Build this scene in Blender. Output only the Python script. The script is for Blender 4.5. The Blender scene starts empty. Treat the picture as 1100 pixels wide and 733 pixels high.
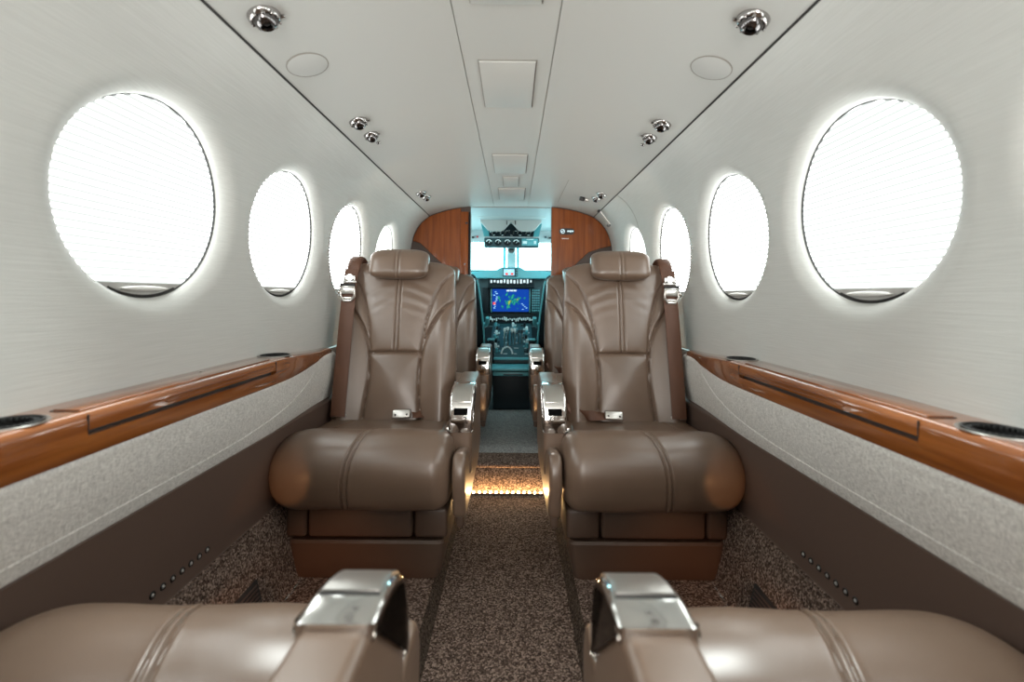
import bpy, bmesh, math, random
import numpy as np
from mathutils import Vector, Matrix, Euler
random.seed(7)
C = bpy.context.scene.collection
PI = math.pi
F = 489.0            # focal length in pixels of the 1100 px wide frame
CX, CZ = 0.0125, 0.86   # camera position (y = 0)
def at(px, py, d):
    """a point of the cabin at distance d along the fuselage, from where it is seen"""
    py = py - (px - 551) * 0.0075
    return (CX + (px - 551) * d / F, d, CZ + (317 - py) * d / F)

# ------------------------------------------------------------------ materials
def mat(name, col, rough=.5, metal=0, coat=0, spec=.5, bump=None, emit=None, var=None, sheen=0):
    m = bpy.data.materials.new(name); m.use_nodes = True
    nt = m.node_tree; b = nt.nodes['Principled BSDF']
    b.inputs['Base Color'].default_value = (*col, 1)
    b.inputs['Roughness'].default_value = rough
    b.inputs['Metallic'].default_value = metal
    b.inputs['Coat Weight'].default_value = coat
    b.inputs['Coat Roughness'].default_value = .05; b.inputs['Coat IOR'].default_value = 1.8
    b.inputs['Specular IOR Level'].default_value = spec
    if sheen: b.inputs['Sheen Weight'].default_value = sheen
    if emit:
        b.inputs['Emission Color'].default_value = (*emit[0], 1)
        b.inputs['Emission Strength'].default_value = emit[1]
    tc = nt.nodes.new('ShaderNodeTexCoord')
    if var:   # (second colour, scale vector, noise scale, lo, hi, detail)
        col2, sc, ns, lo, hi = var
        mp = nt.nodes.new('ShaderNodeMapping'); mp.inputs['Scale'].default_value = sc
        n = nt.nodes.new('ShaderNodeTexNoise'); n.inputs['Scale'].default_value = ns
        n.inputs['Detail'].default_value = 4
        r = nt.nodes.new('ShaderNodeValToRGB')
        r.color_ramp.elements[0].position = lo; r.color_ramp.elements[1].position = hi
        r.color_ramp.elements[0].color = (*col, 1); r.color_ramp.elements[1].color = (*col2, 1)
        nt.links.new(tc.outputs['Object'], mp.inputs[0]); nt.links.new(mp.outputs[0], n.inputs['Vector'])
        nt.links.new(n.outputs['Fac'], r.inputs[0]); nt.links.new(r.outputs[0], b.inputs['Base Color'])
    if bump:  # (scale vector, noise scale, strength, distance)
        sc, ns, st, di = bump
        mp = nt.nodes.new('ShaderNodeMapping'); mp.inputs['Scale'].default_value = sc
        n = nt.nodes.new('ShaderNodeTexNoise'); n.inputs['Scale'].default_value = ns
        n.inputs['Detail'].default_value = 3
        bp = nt.nodes.new('ShaderNodeBump'); bp.inputs['Strength'].default_value = st
        bp.inputs['Distance'].default_value = di
        nt.links.new(tc.outputs['Object'], mp.inputs[0]); nt.links.new(mp.outputs[0], n.inputs['Vector'])
        nt.links.new(n.outputs['Fac'], bp.inputs['Height']); nt.links.new(bp.outputs[0], b.inputs['Normal'])
    return m

M = {}
M['wall'] = mat('linen_wall', (.59,.595,.57), .75, var=((.635,.64,.615),(30,3,160),3.2,.35,.65), bump=((30,4,160),3,.25,.002))
M['ceiling'] = mat('ceiling_paint', (.54,.54,.515), .5, bump=((1,1,1),180,.04,.001))
M['gap'] = mat('dark_gasket', (.02,.018,.017), .7)
M['groove'] = mat('groove_grey', (.30,.28,.25), .7)
M['leather'] = mat('taupe_leather', (.150,.098,.068), .33, spec=.85, var=((.170,.112,.079),(1,1,1),7,.35,.7), bump=((1,1,1),420,.10,.0006))
M['leather_shaded'] = mat('shaded_side_leather', (.105,.068,.053), .5, bump=((1,1,1),420,.1,.0006))  # seat leather darkened to stand in for shade low on the wall
M['base'] = mat('seat_base_leather', (.085,.053,.037), .45, bump=((1,1,1),420,.1,.0006))
M['belt'] = mat('belt_webbing', (.115,.048,.026), .55, bump=((220,220,60),2,.3,.001))
M['chrome'] = mat('chrome', (.80,.79,.77), .09, metal=1)
M['nozzle_chrome'] = mat('nozzle_chrome', (.42,.40,.39), .07, metal=1)
M['satin'] = mat('satin_metal', (.62,.60,.57), .3, metal=1)
M['darkchrome'] = mat('smoked_chrome', (.16,.15,.15), .10, metal=1)
M['black'] = mat('black_plastic', (.008,.008,.008), .4)
M['slot_black'] = mat('slot_black', (.004,.004,.004), .9, spec=.05)
M['rubber'] = mat('black_rubber', (.012,.012,.012), .55)
M['wood_y'] = mat('walnut_ledge', (.17,.045,.009), .25, coat=1, spec=.2, var=((.33,.105,.022),(14,1.3,30),2.6,.3,.72))
M['wood_z'] = mat('walnut_wall', (.17,.040,.008), .25, coat=.35, spec=.1, var=((.32,.085,.018),(22,22,1.2),2.4,.3,.72))
M['shadebar'] = mat('shade_bar_grey', (.42,.41,.39), .5)
M['white'] = mat('white_plastic', (.78,.77,.74), .4)
M['speaker'] = mat('speaker_cloth', (.52,.52,.50), .85, bump=((1,1,1),900,.3,.0006))
M['sill'] = mat('brown_panel', (.075,.048,.038), .6)
M['teal'] = mat('teal_panel', (.010,.050,.060), .45)
M['teal_light'] = mat('teal_trim', (.09,.36,.40), .4)
M['teal_dark'] = mat('teal_black', (.0015,.007,.010), .55, spec=.25)
M['cockpit_white'] = mat('cockpit_white', (.36,.38,.38), .55)
M['visor'] = mat('visor_grey', (.40,.40,.385), .5)
M['white_mark'] = mat('white_marking', (.75,.85,.85), .5)
M['red'] = mat('red_paint', (.55,.015,.03), .4)
M['glass'] = None

def carpet(name, c1, c2, c3):
    m = bpy.data.materials.new(name); m.use_nodes = True
    nt = m.node_tree; b = nt.nodes['Principled BSDF']; b.inputs['Roughness'].default_value = .95
    b.inputs['Specular IOR Level'].default_value = .15
    tc = nt.nodes.new('ShaderNodeTexCoord')
    v = nt.nodes.new('ShaderNodeTexVoronoi'); v.inputs['Scale'].default_value = 260
    nt.links.new(tc.outputs['Object'], v.inputs['Vector'])
    r = nt.nodes.new('ShaderNodeValToRGB')
    r.color_ramp.elements[0].color = (*c1, 1); r.color_ramp.elements[1].color = (*c3, 1)
    e = r.color_ramp.elements.new(.5); e.color = (*c2, 1)
    s = nt.nodes.new('ShaderNodeSeparateColor'); nt.links.new(v.outputs['Color'], s.inputs[0])
    nt.links.new(s.outputs[0], r.inputs[0]); nt.links.new(r.outputs[0], b.inputs['Base Color'])
    bp = nt.nodes.new('ShaderNodeBump'); bp.inputs['Strength'].default_value = .9; bp.inputs['Distance'].default_value = .003
    bp.invert = True
    nt.links.new(v.outputs['Distance'], bp.inputs['Height']); nt.links.new(bp.outputs[0], b.inputs['Normal'])
    return m
M['carpet'] = carpet('flecked_carpet', (.034,.022,.017), (.118,.080,.063), (.36,.265,.215))
M['carpet_edge'] = carpet('darker_carpet_edge', (.022,.016,.012), (.06,.043,.034), (.13,.10,.078))  # same flecked carpet in darker tones, for the aisle riser
M['carpet_grey'] = carpet('entry_carpet', (.20,.20,.20), (.36,.36,.355), (.56,.56,.55))

def fabric(name):
    m = bpy.data.materials.new(name); m.use_nodes = True
    nt = m.node_tree; b = nt.nodes['Principled BSDF']; b.inputs['Roughness'].default_value = .9
    b.inputs['Specular IOR Level'].default_value = .2
    tc = nt.nodes.new('ShaderNodeTexCoord')
    fac = []
    for sc in ((60, 900, 130), (60, 130, 900)):
        mp = nt.nodes.new('ShaderNodeMapping'); mp.inputs['Scale'].default_value = sc
        n = nt.nodes.new('ShaderNodeTexNoise'); n.inputs['Scale'].default_value = 1; n.inputs['Detail'].default_value = 2
        nt.links.new(tc.outputs['Object'], mp.inputs[0]); nt.links.new(mp.outputs[0], n.inputs['Vector']); fac.append(n)
    a = nt.nodes.new('ShaderNodeMath'); a.operation = 'ADD'
    nt.links.new(fac[0].outputs['Fac'], a.inputs[0]); nt.links.new(fac[1].outputs['Fac'], a.inputs[1])
    r = nt.nodes.new('ShaderNodeMapRange'); r.inputs['From Min'].default_value = .75; r.inputs['From Max'].default_value = 1.25
    nt.links.new(a.outputs[0], r.inputs['Value'])
    mx = nt.nodes.new('ShaderNodeMix'); mx.data_type = 'RGBA'
    mx.inputs['A'].default_value = (.50,.48,.45,1); mx.inputs['B'].default_value = (.93,.91,.87,1)
    nt.links.new(r.outputs[0], mx.inputs['Factor']); nt.links.new(mx.outputs['Result'], b.inputs['Base Color'])
    bp = nt.nodes.new('ShaderNodeBump'); bp.inputs['Strength'].default_value = .5; bp.inputs['Distance'].default_value = .002
    nt.links.new(a.outputs[0], bp.inputs['Height']); nt.links.new(bp.outputs[0], b.inputs['Normal'])
    return m
M['fabric'] = fabric('oatmeal_tweed')

def emitter(name, col, strength):
    m = bpy.data.materials.new(name); m.use_nodes = True
    nt = m.node_tree; nt.nodes.clear()
    e = nt.nodes.new('ShaderNodeEmission'); e.inputs[0].default_value = (*col, 1); e.inputs[1].default_value = strength
    o = nt.nodes.new('ShaderNodeOutputMaterial'); nt.links.new(e.outputs[0], o.inputs[0])
    return m
M['led'] = emitter('warm_led', (1, .60, .25), 520)

SHADE = 9.0
def shade_material():
    """closed pleated blind with daylight behind it: a little dimmer along each fold"""
    m = emitter('daylit_pleated_blind', (.955, 1, .975), SHADE)
    nt = m.node_tree; e = [n for n in nt.nodes if n.type == 'EMISSION'][0]
    tc = nt.nodes.new('ShaderNodeTexCoord'); s = nt.nodes.new('ShaderNodeSeparateXYZ')
    nt.links.new(tc.outputs['Object'], s.inputs[0])
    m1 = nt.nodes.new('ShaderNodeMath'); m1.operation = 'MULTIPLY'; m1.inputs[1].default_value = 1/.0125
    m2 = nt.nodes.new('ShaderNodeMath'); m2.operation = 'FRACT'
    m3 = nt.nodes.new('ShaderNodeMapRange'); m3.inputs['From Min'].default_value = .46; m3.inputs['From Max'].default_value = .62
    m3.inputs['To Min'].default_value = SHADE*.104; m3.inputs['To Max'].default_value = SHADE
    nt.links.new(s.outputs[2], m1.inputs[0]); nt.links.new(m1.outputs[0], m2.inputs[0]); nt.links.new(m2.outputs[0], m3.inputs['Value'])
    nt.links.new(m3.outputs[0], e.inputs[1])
    return m
M['shade'] = shade_material()

def glass_material():
    m = bpy.data.materials.new('windshield_glass'); m.use_nodes = True
    nt = m.node_tree; nt.nodes.clear()
    t = nt.nodes.new('ShaderNodeBsdfTransparent'); t.inputs[0].default_value = (.92, .97, .97, 1)
    g = nt.nodes.new('ShaderNodeBsdfGlossy'); g.inputs['Roughness'].default_value = .02
    mx = nt.nodes.new('ShaderNodeMixShader'); mx.inputs[0].default_value = .05
    o = nt.nodes.new('ShaderNodeOutputMaterial')
    nt.links.new(t.outputs[0], mx.inputs[1]); nt.links.new(g.outputs[0], mx.inputs[2]); nt.links.new(mx.outputs[0], o.inputs[0])
    return m
M['glass'] = glass_material()

def map_screen_material():
    """moving-map display: deep blue field with land patches in green, yellow and black"""
    m = bpy.data.materials.new('map_screen'); m.use_nodes = True
    nt = m.node_tree; nt.nodes.clear()
    tc = nt.nodes.new('ShaderNodeTexCoord')
    n = nt.nodes.new('ShaderNodeTexNoise'); n.inputs['Scale'].default_value = 26; n.inputs['Detail'].default_value = 5
    g = nt.nodes.new('ShaderNodeVectorMath'); g.operation = 'LENGTH'
    mp = nt.nodes.new('ShaderNodeMapping'); mp.inputs['Scale'].default_value = (7, 0, 9)
    nt.links.new(tc.outputs['Object'], n.inputs['Vector']); nt.links.new(tc.outputs['Object'], mp.inputs[0])
    nt.links.new(mp.outputs[0], g.inputs[0])
    ma = nt.nodes.new('ShaderNodeMath'); ma.operation = 'MULTIPLY_ADD'; ma.inputs[1].default_value = -.22
    nt.links.new(g.outputs['Value'], ma.inputs[0]); nt.links.new(n.outputs['Fac'], ma.inputs[2])
    r = nt.nodes.new('ShaderNodeValToRGB'); cr = r.color_ramp; cr.interpolation = 'CONSTANT'
    cr.elements[0].position = 0; cr.elements[0].color = (.005,.04,.26,1)
    cr.elements[1].position = .42; cr.elements[1].color = (.005,.10,.16,1)
    for p, c in ((.47,(.02,.28,.16,1)),(.52,(.004,.02,.05,1)),(.57,(.35,.42,.06,1)),(.62,(.01,.12,.3,1))):
        e = cr.elements.new(p); e.color = c
    nt.links.new(ma.outputs[0], r.inputs[0])
    e = nt.nodes.new('ShaderNodeEmission'); e.inputs[1].default_value = 1.6
    nt.links.new(r.outputs[0], e.inputs[0])
    o = nt.nodes.new('ShaderNodeOutputMaterial'); nt.links.new(e.outputs[0], o.inputs[0])
    return m
M['map'] = map_screen_material()
M['screen_sky'] = emitter('standby_screen', (.35,.75,.95), 1.3)
M['screen_red'] = emitter('red_symbols', (.9,.08,.05), 1.2)
M['screen_white'] = emitter('white_symbols', (.75,.95,1), 1.1)
M['screen_dark'] = emitter('dark_screen', (.01,.05,.12), .5)

# ------------------------------------------------------------------ mesh helpers
def cr(pts, n=8, closed=False):
    """Catmull-Rom through pts"""
    P = [Vector(p) for p in pts]; out = []; N = len(P)
    rng = range(N) if closed else range(N - 1)
    for i in rng:
        if closed: a, b, c, d = P[(i-1) % N], P[i], P[(i+1) % N], P[(i+2) % N]
        else: a, b, c, d = P[max(i-1, 0)], P[i], P[i+1], P[min(i+2, N-1)]
        for k in range(n):
            t = k / n
            out.append(.5*((2*b) + (c-a)*t + (2*a-5*b+4*c-d)*t*t + (3*b-a-3*c+d)*t**3))
    if not closed: out.append(P[-1])
    return out

def obj(name, bm, m, parent=None, smooth=True, angle=38, sx=1, off=(0,0,0), recalc=True, bevel=None):
    if off != (0,0,0): bmesh.ops.translate(bm, verts=bm.verts, vec=Vector(off))
    if sx < 0:
        bmesh.ops.scale(bm, verts=bm.verts, vec=(-1,1,1)); bmesh.ops.reverse_faces(bm, faces=bm.faces)
    if recalc: bmesh.ops.recalc_face_normals(bm, faces=bm.faces)
    me = bpy.data.meshes.new(name); bm.to_mesh(me); bm.free()
    if smooth:
        for p in me.polygons: p.use_smooth = True
        me.set_sharp_from_angle(angle=math.radians(angle))
    mm = M[m] if isinstance(m, str) else m
    me.materials.append(mm)
    o = bpy.data.objects.new(name, me); C.objects.link(o)
    if parent: o.parent = parent
    if bevel:
        b = o.modifiers.new('bevel', 'BEVEL'); b.width = bevel; b.segments = 2
    return o

def add_loft(bm, secs, closed=True, cap=True):
    rows = [[bm.verts.new(p) for p in s] for s in secs]
    n = len(rows[0])
    for a, b in zip(rows[:-1], rows[1:]):
        for i in range(n if closed else n-1):
            j = (i+1) % n
            try: bm.faces.new((a[i], a[j], b[j], b[i]))
            except ValueError: pass
    if cap and closed:
        bm.faces.new(rows[0][::-1]); bm.faces.new(rows[-1])
    return rows
def loft(secs, closed=True, cap=True):
    bm = bmesh.new(); add_loft(bm, secs, closed, cap); return bm

def add_box(bm, c, s, r=0, seg=2, rot=None):
    mtx = Matrix.Translation(c) @ (rot.to_matrix().to_4x4() if rot else Matrix()) @ Matrix.Diagonal((s[0], s[1], s[2], 1))
    g = bmesh.ops.create_cube(bm, size=1, matrix=mtx)
    if r:
        es = list({e for v in g['verts'] for e in v.link_edges})
        bmesh.ops.bevel(bm, geom=es, offset=min(r, min(s)*.49), segments=seg, affect='EDGES', profile=.5)
def box(c, s, r=0, seg=2, rot=None):
    bm = bmesh.new(); add_box(bm, c, s, r, seg, rot); return bm

def add_cyl(bm, p0, p1, r0, r1=None, n=24):
    p0, p1 = Vector(p0), Vector(p1); d = p1 - p0
    r1 = r0 if r1 is None else r1
    q = Vector((0,0,1)).rotation_difference(d.normalized()).to_matrix().to_4x4()
    bmesh.ops.create_cone(bm, cap_ends=True, segments=n, radius1=r0, radius2=r1, depth=d.length,
                          matrix=Matrix.Translation((p0+p1)/2) @ q)
def cyl(*a, **k):
    bm = bmesh.new(); add_cyl(bm, *a, **k); return bm

def add_lathe(bm, prof, n=32):
    """prof: list of (r, z) turned about z"""
    secs = []
    for k in range(n):
        a = 2*PI*k/n
        secs.append([(max(r,1e-5)*math.cos(a), max(r,1e-5)*math.sin(a), z) for r, z in prof])
    rows = [[bm.verts.new(p) for p in s] for s in secs]
    for i in range(n):
        a, b = rows[i], rows[(i+1) % n]
        for j in range(len(prof)-1):
            bm.faces.new((a[j], b[j], b[j+1], a[j+1]))
    bmesh.ops.remove_doubles(bm, verts=[v for r in rows for v in r], dist=2e-5)
def lathe(prof, n=32):
    bm = bmesh.new(); add_lathe(bm, prof, n); return bm

def add_tube(bm, pts, r, n=8, closed=False):
    P = [Vector(p) for p in pts]; secs = []; N = len(P); up = None
    for i, p in enumerate(P):
        if closed: t = P[(i+1) % N] - P[i-1]
        else: t = P[min(i+1, N-1)] - P[max(i-1, 0)]
        t.normalize()
        if up is None:
            up = Vector((0,0,1)) if abs(t.z) < .9 else Vector((1,0,0))
        a = t.cross(up).normalized(); b = a.cross(t).normalized(); up = b
        secs.append([p + r*(math.cos(2*PI*k/n)*a + math.sin(2*PI*k/n)*b) for k in range(n)])
    if closed:
        add_loft(bm, secs + [secs[0]], True, False); bmesh.ops.remove_doubles(bm, verts=bm.verts, dist=1e-6)
    else: add_loft(bm, secs)
def tube(*a, **k):
    bm = bmesh.new(); add_tube(bm, *a, **k); return bm

def add_ribbon(bm, pts, side, w, t):
    """flat strap along pts; side = list of unit vectors across it"""
    P = [Vector(p) for p in pts]; secs = []
    for i, p in enumerate(P):
        tg = (P[min(i+1, len(P)-1)] - P[max(i-1, 0)]).normalized()
        a = Vector(side[i] if isinstance(side, list) else side); a = (a - tg*a.dot(tg)).normalized(); n = tg.cross(a)
        secs.append([p + a*w/2 + n*t*.15, p + a*w*.46 + n*t/2, p - a*w*.46 + n*t/2, p - a*w/2 + n*t*.15,
                     p - a*w/2 - n*t*.15, p - a*w*.46 - n*t/2, p + a*w*.46 - n*t/2, p + a*w/2 - n*t*.15])
    add_loft(bm, secs)
def ribbon(*a):
    bm = bmesh.new(); add_ribbon(bm, *a); return bm

def inset_profile(prof, e):
    """closed (y, z) outline moved inward by e"""
    P = [Vector(p[:2]) for p in prof]; N = len(P)
    area = sum(P[i].x*P[(i+1) % N].y - P[(i+1) % N].x*P[i].y for i in range(N))
    s = 1 if area > 0 else -1; out = []
    for i in range(N):
        t = (P[(i+1) % N] - P[i-1]).normalized()
        out.append(P[i] + Vector((-t.y, t.x))*e*s)
    return out
def sweep_x(prof, x0, x1, r=.006, n=6, bm=None):
    """solid between x0 and x1 with closed (y, z) outline and rounded ends"""
    bm = bm or bmesh.new(); secs = []
    st = [(x0 + r*(1-math.cos(PI/2*k/n)), r*(1-math.sin(PI/2*k/n))) for k in range(n+1)]
    st += [(x1 - r*(1-math.cos(PI/2*k/n)), r*(1-math.sin(PI/2*k/n))) for k in range(n, -1, -1)]
    for x, e in st:
        secs.append([(x, p.x, p.y) for p in inset_profile(prof, e)])
    add_loft(bm, secs); return bm

def seg_dist(x, z, poly):
    """distance of arrays x, z to a polyline"""
    d = np.full(x.shape, 9.0)
    for (ax, az), (bx, bz) in zip(poly[:-1], poly[1:]):
        vx, vz = bx-ax, bz-az; L = vx*vx+vz*vz+1e-12
        t = np.clip(((x-ax)*vx+(z-az)*vz)/L, 0, 1)
        d = np.minimum(d, np.hypot(x-ax-t*vx, z-az-t*vz))
    return d
def poly(pts, n=8): return [(p.x, p.y) for p in cr([(a, b) for a, b in pts], n)]

def pillow(rows, nu, Tf, Tb, disp, ymid, pw=5.0, x0=0.0):
    """upholstered pad facing -y. rows: (z, half width, thickness scale)"""
    us = np.sin(np.linspace(-PI/2, PI/2, nu)); secs = []
    for z, w, ts in rows:
        x = us*w
        edge = np.power(np.clip(1-np.abs(us)**pw, 0, 1), .5)
        zz = np.full(nu, z)
        f = ymid(z) - ts*edge*(Tf + disp(x, zz))
        b = ymid(z) + ts*edge*Tb
        loop = [(x0+x[i], f[i], z) for i in range(nu)] + [(x0+x[i], b[i], z) for i in range(nu-2, 0, -1)]
        secs.append(loop)
    return loft(secs)
def pad_rows(z0, z1, wfun, n, rb, rt):
    """rows clustered at both ends; rb, rt = rounding heights at bottom and top"""
    out = []
    for k in range(n):
        v = (1-math.cos(PI*k/(n-1)))/2 * .55 + k/(n-1)*.45
        z = z0 + (z1-z0)*v
        s = 1.0; w = wfun(z)
        if z > z1-rt:
            q = (z-(z1-rt))/rt; f = max(1-q**2.4, .0004); s = f**.5; w *= (max(1-q**3.2, .0004))**.30
        if z < z0+rb:
            q = ((z0+rb)-z)/rb; f = max(1-q**2.4, .0004); s = min(s, f**.5); w *= (max(1-q**3.2, .0004))**.30
        out.append((z, w, s))
    return out

# ------------------------------------------------------------------ object bookkeeping
def tag(o, label, cat, group=None, kind=None):
    if label: o['label'] = label
    if cat: o['category'] = cat
    if group: o['group'] = group
    if kind: o['kind'] = kind
    return o
def thing(name, label, cat, loc=(0,0,0), rot=(0,0,0), group=None, kind=None):
    o = bpy.data.objects.new(name, None); C.objects.link(o); o.empty_display_size = .05
    o.location = loc; o.rotation_euler = rot
    return tag(o, label, cat, group, kind)
def struct(name, bm, m, label, cat, **k):
    o = obj(name, bm, m, **k); return tag(o, label, cat, None, 'structure')
def copy_tree(o, parent=None):
    c = o.copy(); C.objects.link(c)
    if parent: c.parent = parent
    for ch in [x for x in ALL() if x.parent == o]: copy_tree(ch, c)
    return c
def ALL(): return list(C.objects)
def cut(o, cutter_bm):
    """boolean difference, applied at once"""
    me = bpy.data.meshes.new('cutter'); bmesh.ops.recalc_face_normals(cutter_bm, faces=cutter_bm.faces)
    cutter_bm.to_mesh(me); cutter_bm.free()
    c = bpy.data.objects.new('cutter', me); C.objects.link(c)
    b = o.modifiers.new('cut', 'BOOLEAN'); b.object = c; b.operation = 'DIFFERENCE'; b.solver = 'EXACT'
    dg = bpy.context.evaluated_depsgraph_get(); dg.update()
    new = bpy.data.meshes.new_from_object(o.evaluated_get(dg))
    o.modifiers.clear(); o.data = new
    bpy.data.objects.remove(c); bpy.data.meshes.remove(me)
    for p in new.polygons: p.use_smooth = True
    new.set_sharp_from_angle(angle=math.radians(35))

SIDES = ((-1, 'left'), (1, 'right'))
Y0, Y1 = -2.0, 3.0           # cabin from the rear wall to the front bulkhead

# ------------------------------------------------------------------ cabin cross-section
WALL = cr([(.687,.655),(.687,.72),(.686,.80),(.684,.90),(.679,1.0),(.671,1.10),(.660,1.18),(.643,1.25),(.617,1.302),(.583,1.344),(.54,1.378)], 12)
WL = [0.0]
for a, b in zip(WALL[:-1], WALL[1:]): WL.append(WL[-1] + (b-a).length)
def wall_at(s):
    s = min(max(s, 0), WL[-1]); i = 0
    i = max(0, min(len(WL)-2, int(np.searchsorted(WL, s))-1))
    t = (s-WL[i])/(WL[i+1]-WL[i]); p = WALL[i].lerp(WALL[i+1], t)
    j0, j1 = max(i-1, 0), min(i+2, len(WALL)-1); tg = (WALL[j1]-WALL[j0]).normalized()
    return p, Vector((tg.y, -tg.x))         # point (c, z) and outward normal
def wall_pt(y, s, dep, sx):
    p, n = wall_at(s); return (sx*(p.x+n.x*dep), y, p.y+n.y*dep)
def s_of_z(z):
    return float(np.interp(z, [p.y for p in WALL], WL))
SC = s_of_z(1.038); R0 = .190
WIN_Y = [-1.70, -1.18, -.66, -.144, .376, .896, 1.416, 1.940, 2.50]
RX = 1.042      # the openings are a touch wider than high
HALF = .250
def ceil_z(c): return 1.378 + .070*(1-abs(c/.54)**3.4)
def ceil_tilt(c): return math.copysign(math.atan(3.4*.070/.54*abs(c/.54)**2.4), c)

for sx, side in SIDES:
    bm = bmesh.new()
    ns, ny = 44, 26; SL = WL[-1]
    rim = [(-HALF, SL*k/ns) for k in range(ns)] + [(-HALF+2*HALF*k/ny, SL) for k in range(ny)] + \
          [(HALF, SL-SL*k/ns) for k in range(ns)] + [(HALF-2*HALF*k/ny, 0) for k in range(ny)]
    lip = [(R0, .035), (R0+.0005, .028), (R0+.003, .0205), (R0+.009, .0135), (R0+.017, .0078), (R0+.026, .0028), (R0+.035, .0006), (R0+.044, 0)]
    for yc in WIN_Y:
        rings = []
        for r, dep in lip:
            ring = []
            for (dy, s) in rim:
                a = math.atan2(s-SC, dy); ring.append(wall_pt(yc+RX*r*math.cos(a), SC+r*math.sin(a), dep, sx))
            rings.append(ring)
        for k in range(1, 11):
            t = (k/10)**1.3; ring = []
            for (dy, s) in rim:
                a = math.atan2(s-SC, dy); R = R0+.044
                ring.append(wall_pt(yc + RX*R*math.cos(a)*(1-t)+dy*t, (SC+R*math.sin(a))*(1-t)+s*t, 0, sx))
            rings.append(ring)
        add_loft(bm, rings, True, False)
    edges = [Y0] + [e for yc in WIN_Y for e in (yc-HALF, yc+HALF)] + [Y1+.03]
    for a, b in zip(edges[::2], edges[1::2]):
        if b-a > 1e-4:
            add_loft(bm, [[wall_pt(y, SL*k/ns, 0, sx) for k in range(ns+1)] for y in (a, b)], False, False)
    struct('wall_'+side, bm, 'wall', 'pale linen-covered cabin wall with round windows along the %s of the aisle' % side, 'wall', recalc=False)
    # gasket line where wall meets ceiling
    g = bmesh.new()
    add_tube(g, [(sx*.541, Y0, 1.3775), (sx*.541, Y1, 1.3775)], .0028, 8)
    struct('trim_%d' % (1 if sx < 0 else 2), g, 'gap', 'thin dark gasket line between ceiling and %s wall' % side, 'trim')

# windows: pleated blinds pulled down, a pull bar at the bottom of each
wn = 0
ORD = {4: 'one just beside the camera, only its rim in view', 5: 'largest and nearest of the row', 6: 'second of the row', 7: 'third of the row', 8: 'farthest of the row near the wood wall'}
for sx, side in SIDES:
    for i, yc in enumerate(WIN_Y):
        wn += 1
        lab = 'round %s-hand cabin window with white pleated blind drawn, %s' % (side, ORD[i]) if i >= 4 else 'round %s-hand cabin window with white blind, number %d counted from the rear wall' % (side, i+1)
        w = thing('window_%d' % wn, lab, 'window', kind='structure')
        w.location = (0, yc, 0)
        # dark sealing ring behind the reveal
        bm = bmesh.new(); rings = []
        for r, dep in ((R0+.004, .0340), (R0+.004, .0290), (R0-.0018, .0290), (R0-.0018, .0340)):
            rings.append([wall_pt(RX*r*math.cos(a), SC+r*math.sin(a), dep, sx) for a in np.linspace(0, 2*PI, 73)[:-1]])
        add_loft(bm, rings + [rings[0]], True, False)
        obj('window_frame', bm, 'rubber', w)
        # blind with folds
        zl = SC - .162; secs = []
        ss = list(np.arange(zl, SC+R0-.002, .00625)); fold = 0
        for k, s in enumerate(ss):
            hw = math.sqrt(max((R0+.002)**2-(s-SC)**2, 1e-5))
            d = .0320 + (.0022 if k % 2 else 0)
            secs.append([wall_pt(RX*u*hw, s, d, sx) for u in np.linspace(-1, 1, 9)])
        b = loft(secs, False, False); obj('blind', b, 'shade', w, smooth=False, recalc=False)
        secs = []
        for s in np.linspace(SC-R0-.001, zl+.001, 8):
            hw = math.sqrt(max((R0+.004)**2-(s-SC)**2, 1e-5))
            secs.append([wall_pt(RX*u*hw, s, .0310, sx) for u in np.linspace(-1, 1, 13)])
        b = loft(secs, False, False); obj('blind_bar', b, 'shadebar', w, recalc=False)
        bm = bmesh.new(); secs = []
        for u in np.linspace(-1, 1, 15):
            h = .0055*math.sqrt(max(1-u*u, .02)); ring = []
            for a in np.linspace(0, 2*PI, 11)[:-1]:
                ring.append(wall_pt(u*.055, SC-.1715+h*math.sin(a), .0275+.006*math.cos(a), sx))
            secs.append(ring)
        add_loft(bm, secs); obj('pull_tab', bm, 'white', w)
        bm = bmesh.new()
        add_tube(bm, [wall_pt(RX*(R0-.004)*math.sin(a), SC-(R0-.004)*math.cos(a), .0300, sx) for a in np.linspace(-.42, .42, 20)], .0022, 6)
        obj('slot', bm, 'gap', w)

# ceiling: shallow arch with two grooves along the centre panel
prof = []
def cpt(c, dz=0): return (c, ceil_z(c)+dz)
cs = list(np.linspace(-.54, -.118, 34)) + [('g', -.1165), *list(np.linspace(-.115, .105, 13)), ('g', .1065)] + list(np.linspace(.108, .54, 34))
for c in cs:
    if isinstance(c, tuple):
        prof += [cpt(c[1]-.0012), cpt(c[1]-.0010, .005), cpt(c[1]+.0010, .005), cpt(c[1]+.0012)]
    else: prof.append(cpt(c))
struct('ceiling', loft([[(c, y, z) for c, z in prof] for y in (Y0, Y1+.05)], False, False), 'ceiling',
       'pale smooth arched cabin ceiling with a centre panel', 'ceiling', recalc=False)
# short seam in the ceiling beside the centre panel
struct('trim_3', box((.288, 2.56, ceil_z(.288)-.0002), (.002, .56, .0014)), 'groove', 'short thin seam in the ceiling to the right of the centre panel', 'trim')
bm = bmesh.new(); add_tube(bm, [wall_pt(2.335 - .0*k, SL*(.45+.55*k/20), -.0002, 1) for k in range(21)], .0012, 6)
struct('trim_4', bm, 'groove', 'fine curved seam on the upper right wall beside the farthest window', 'trim')

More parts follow.
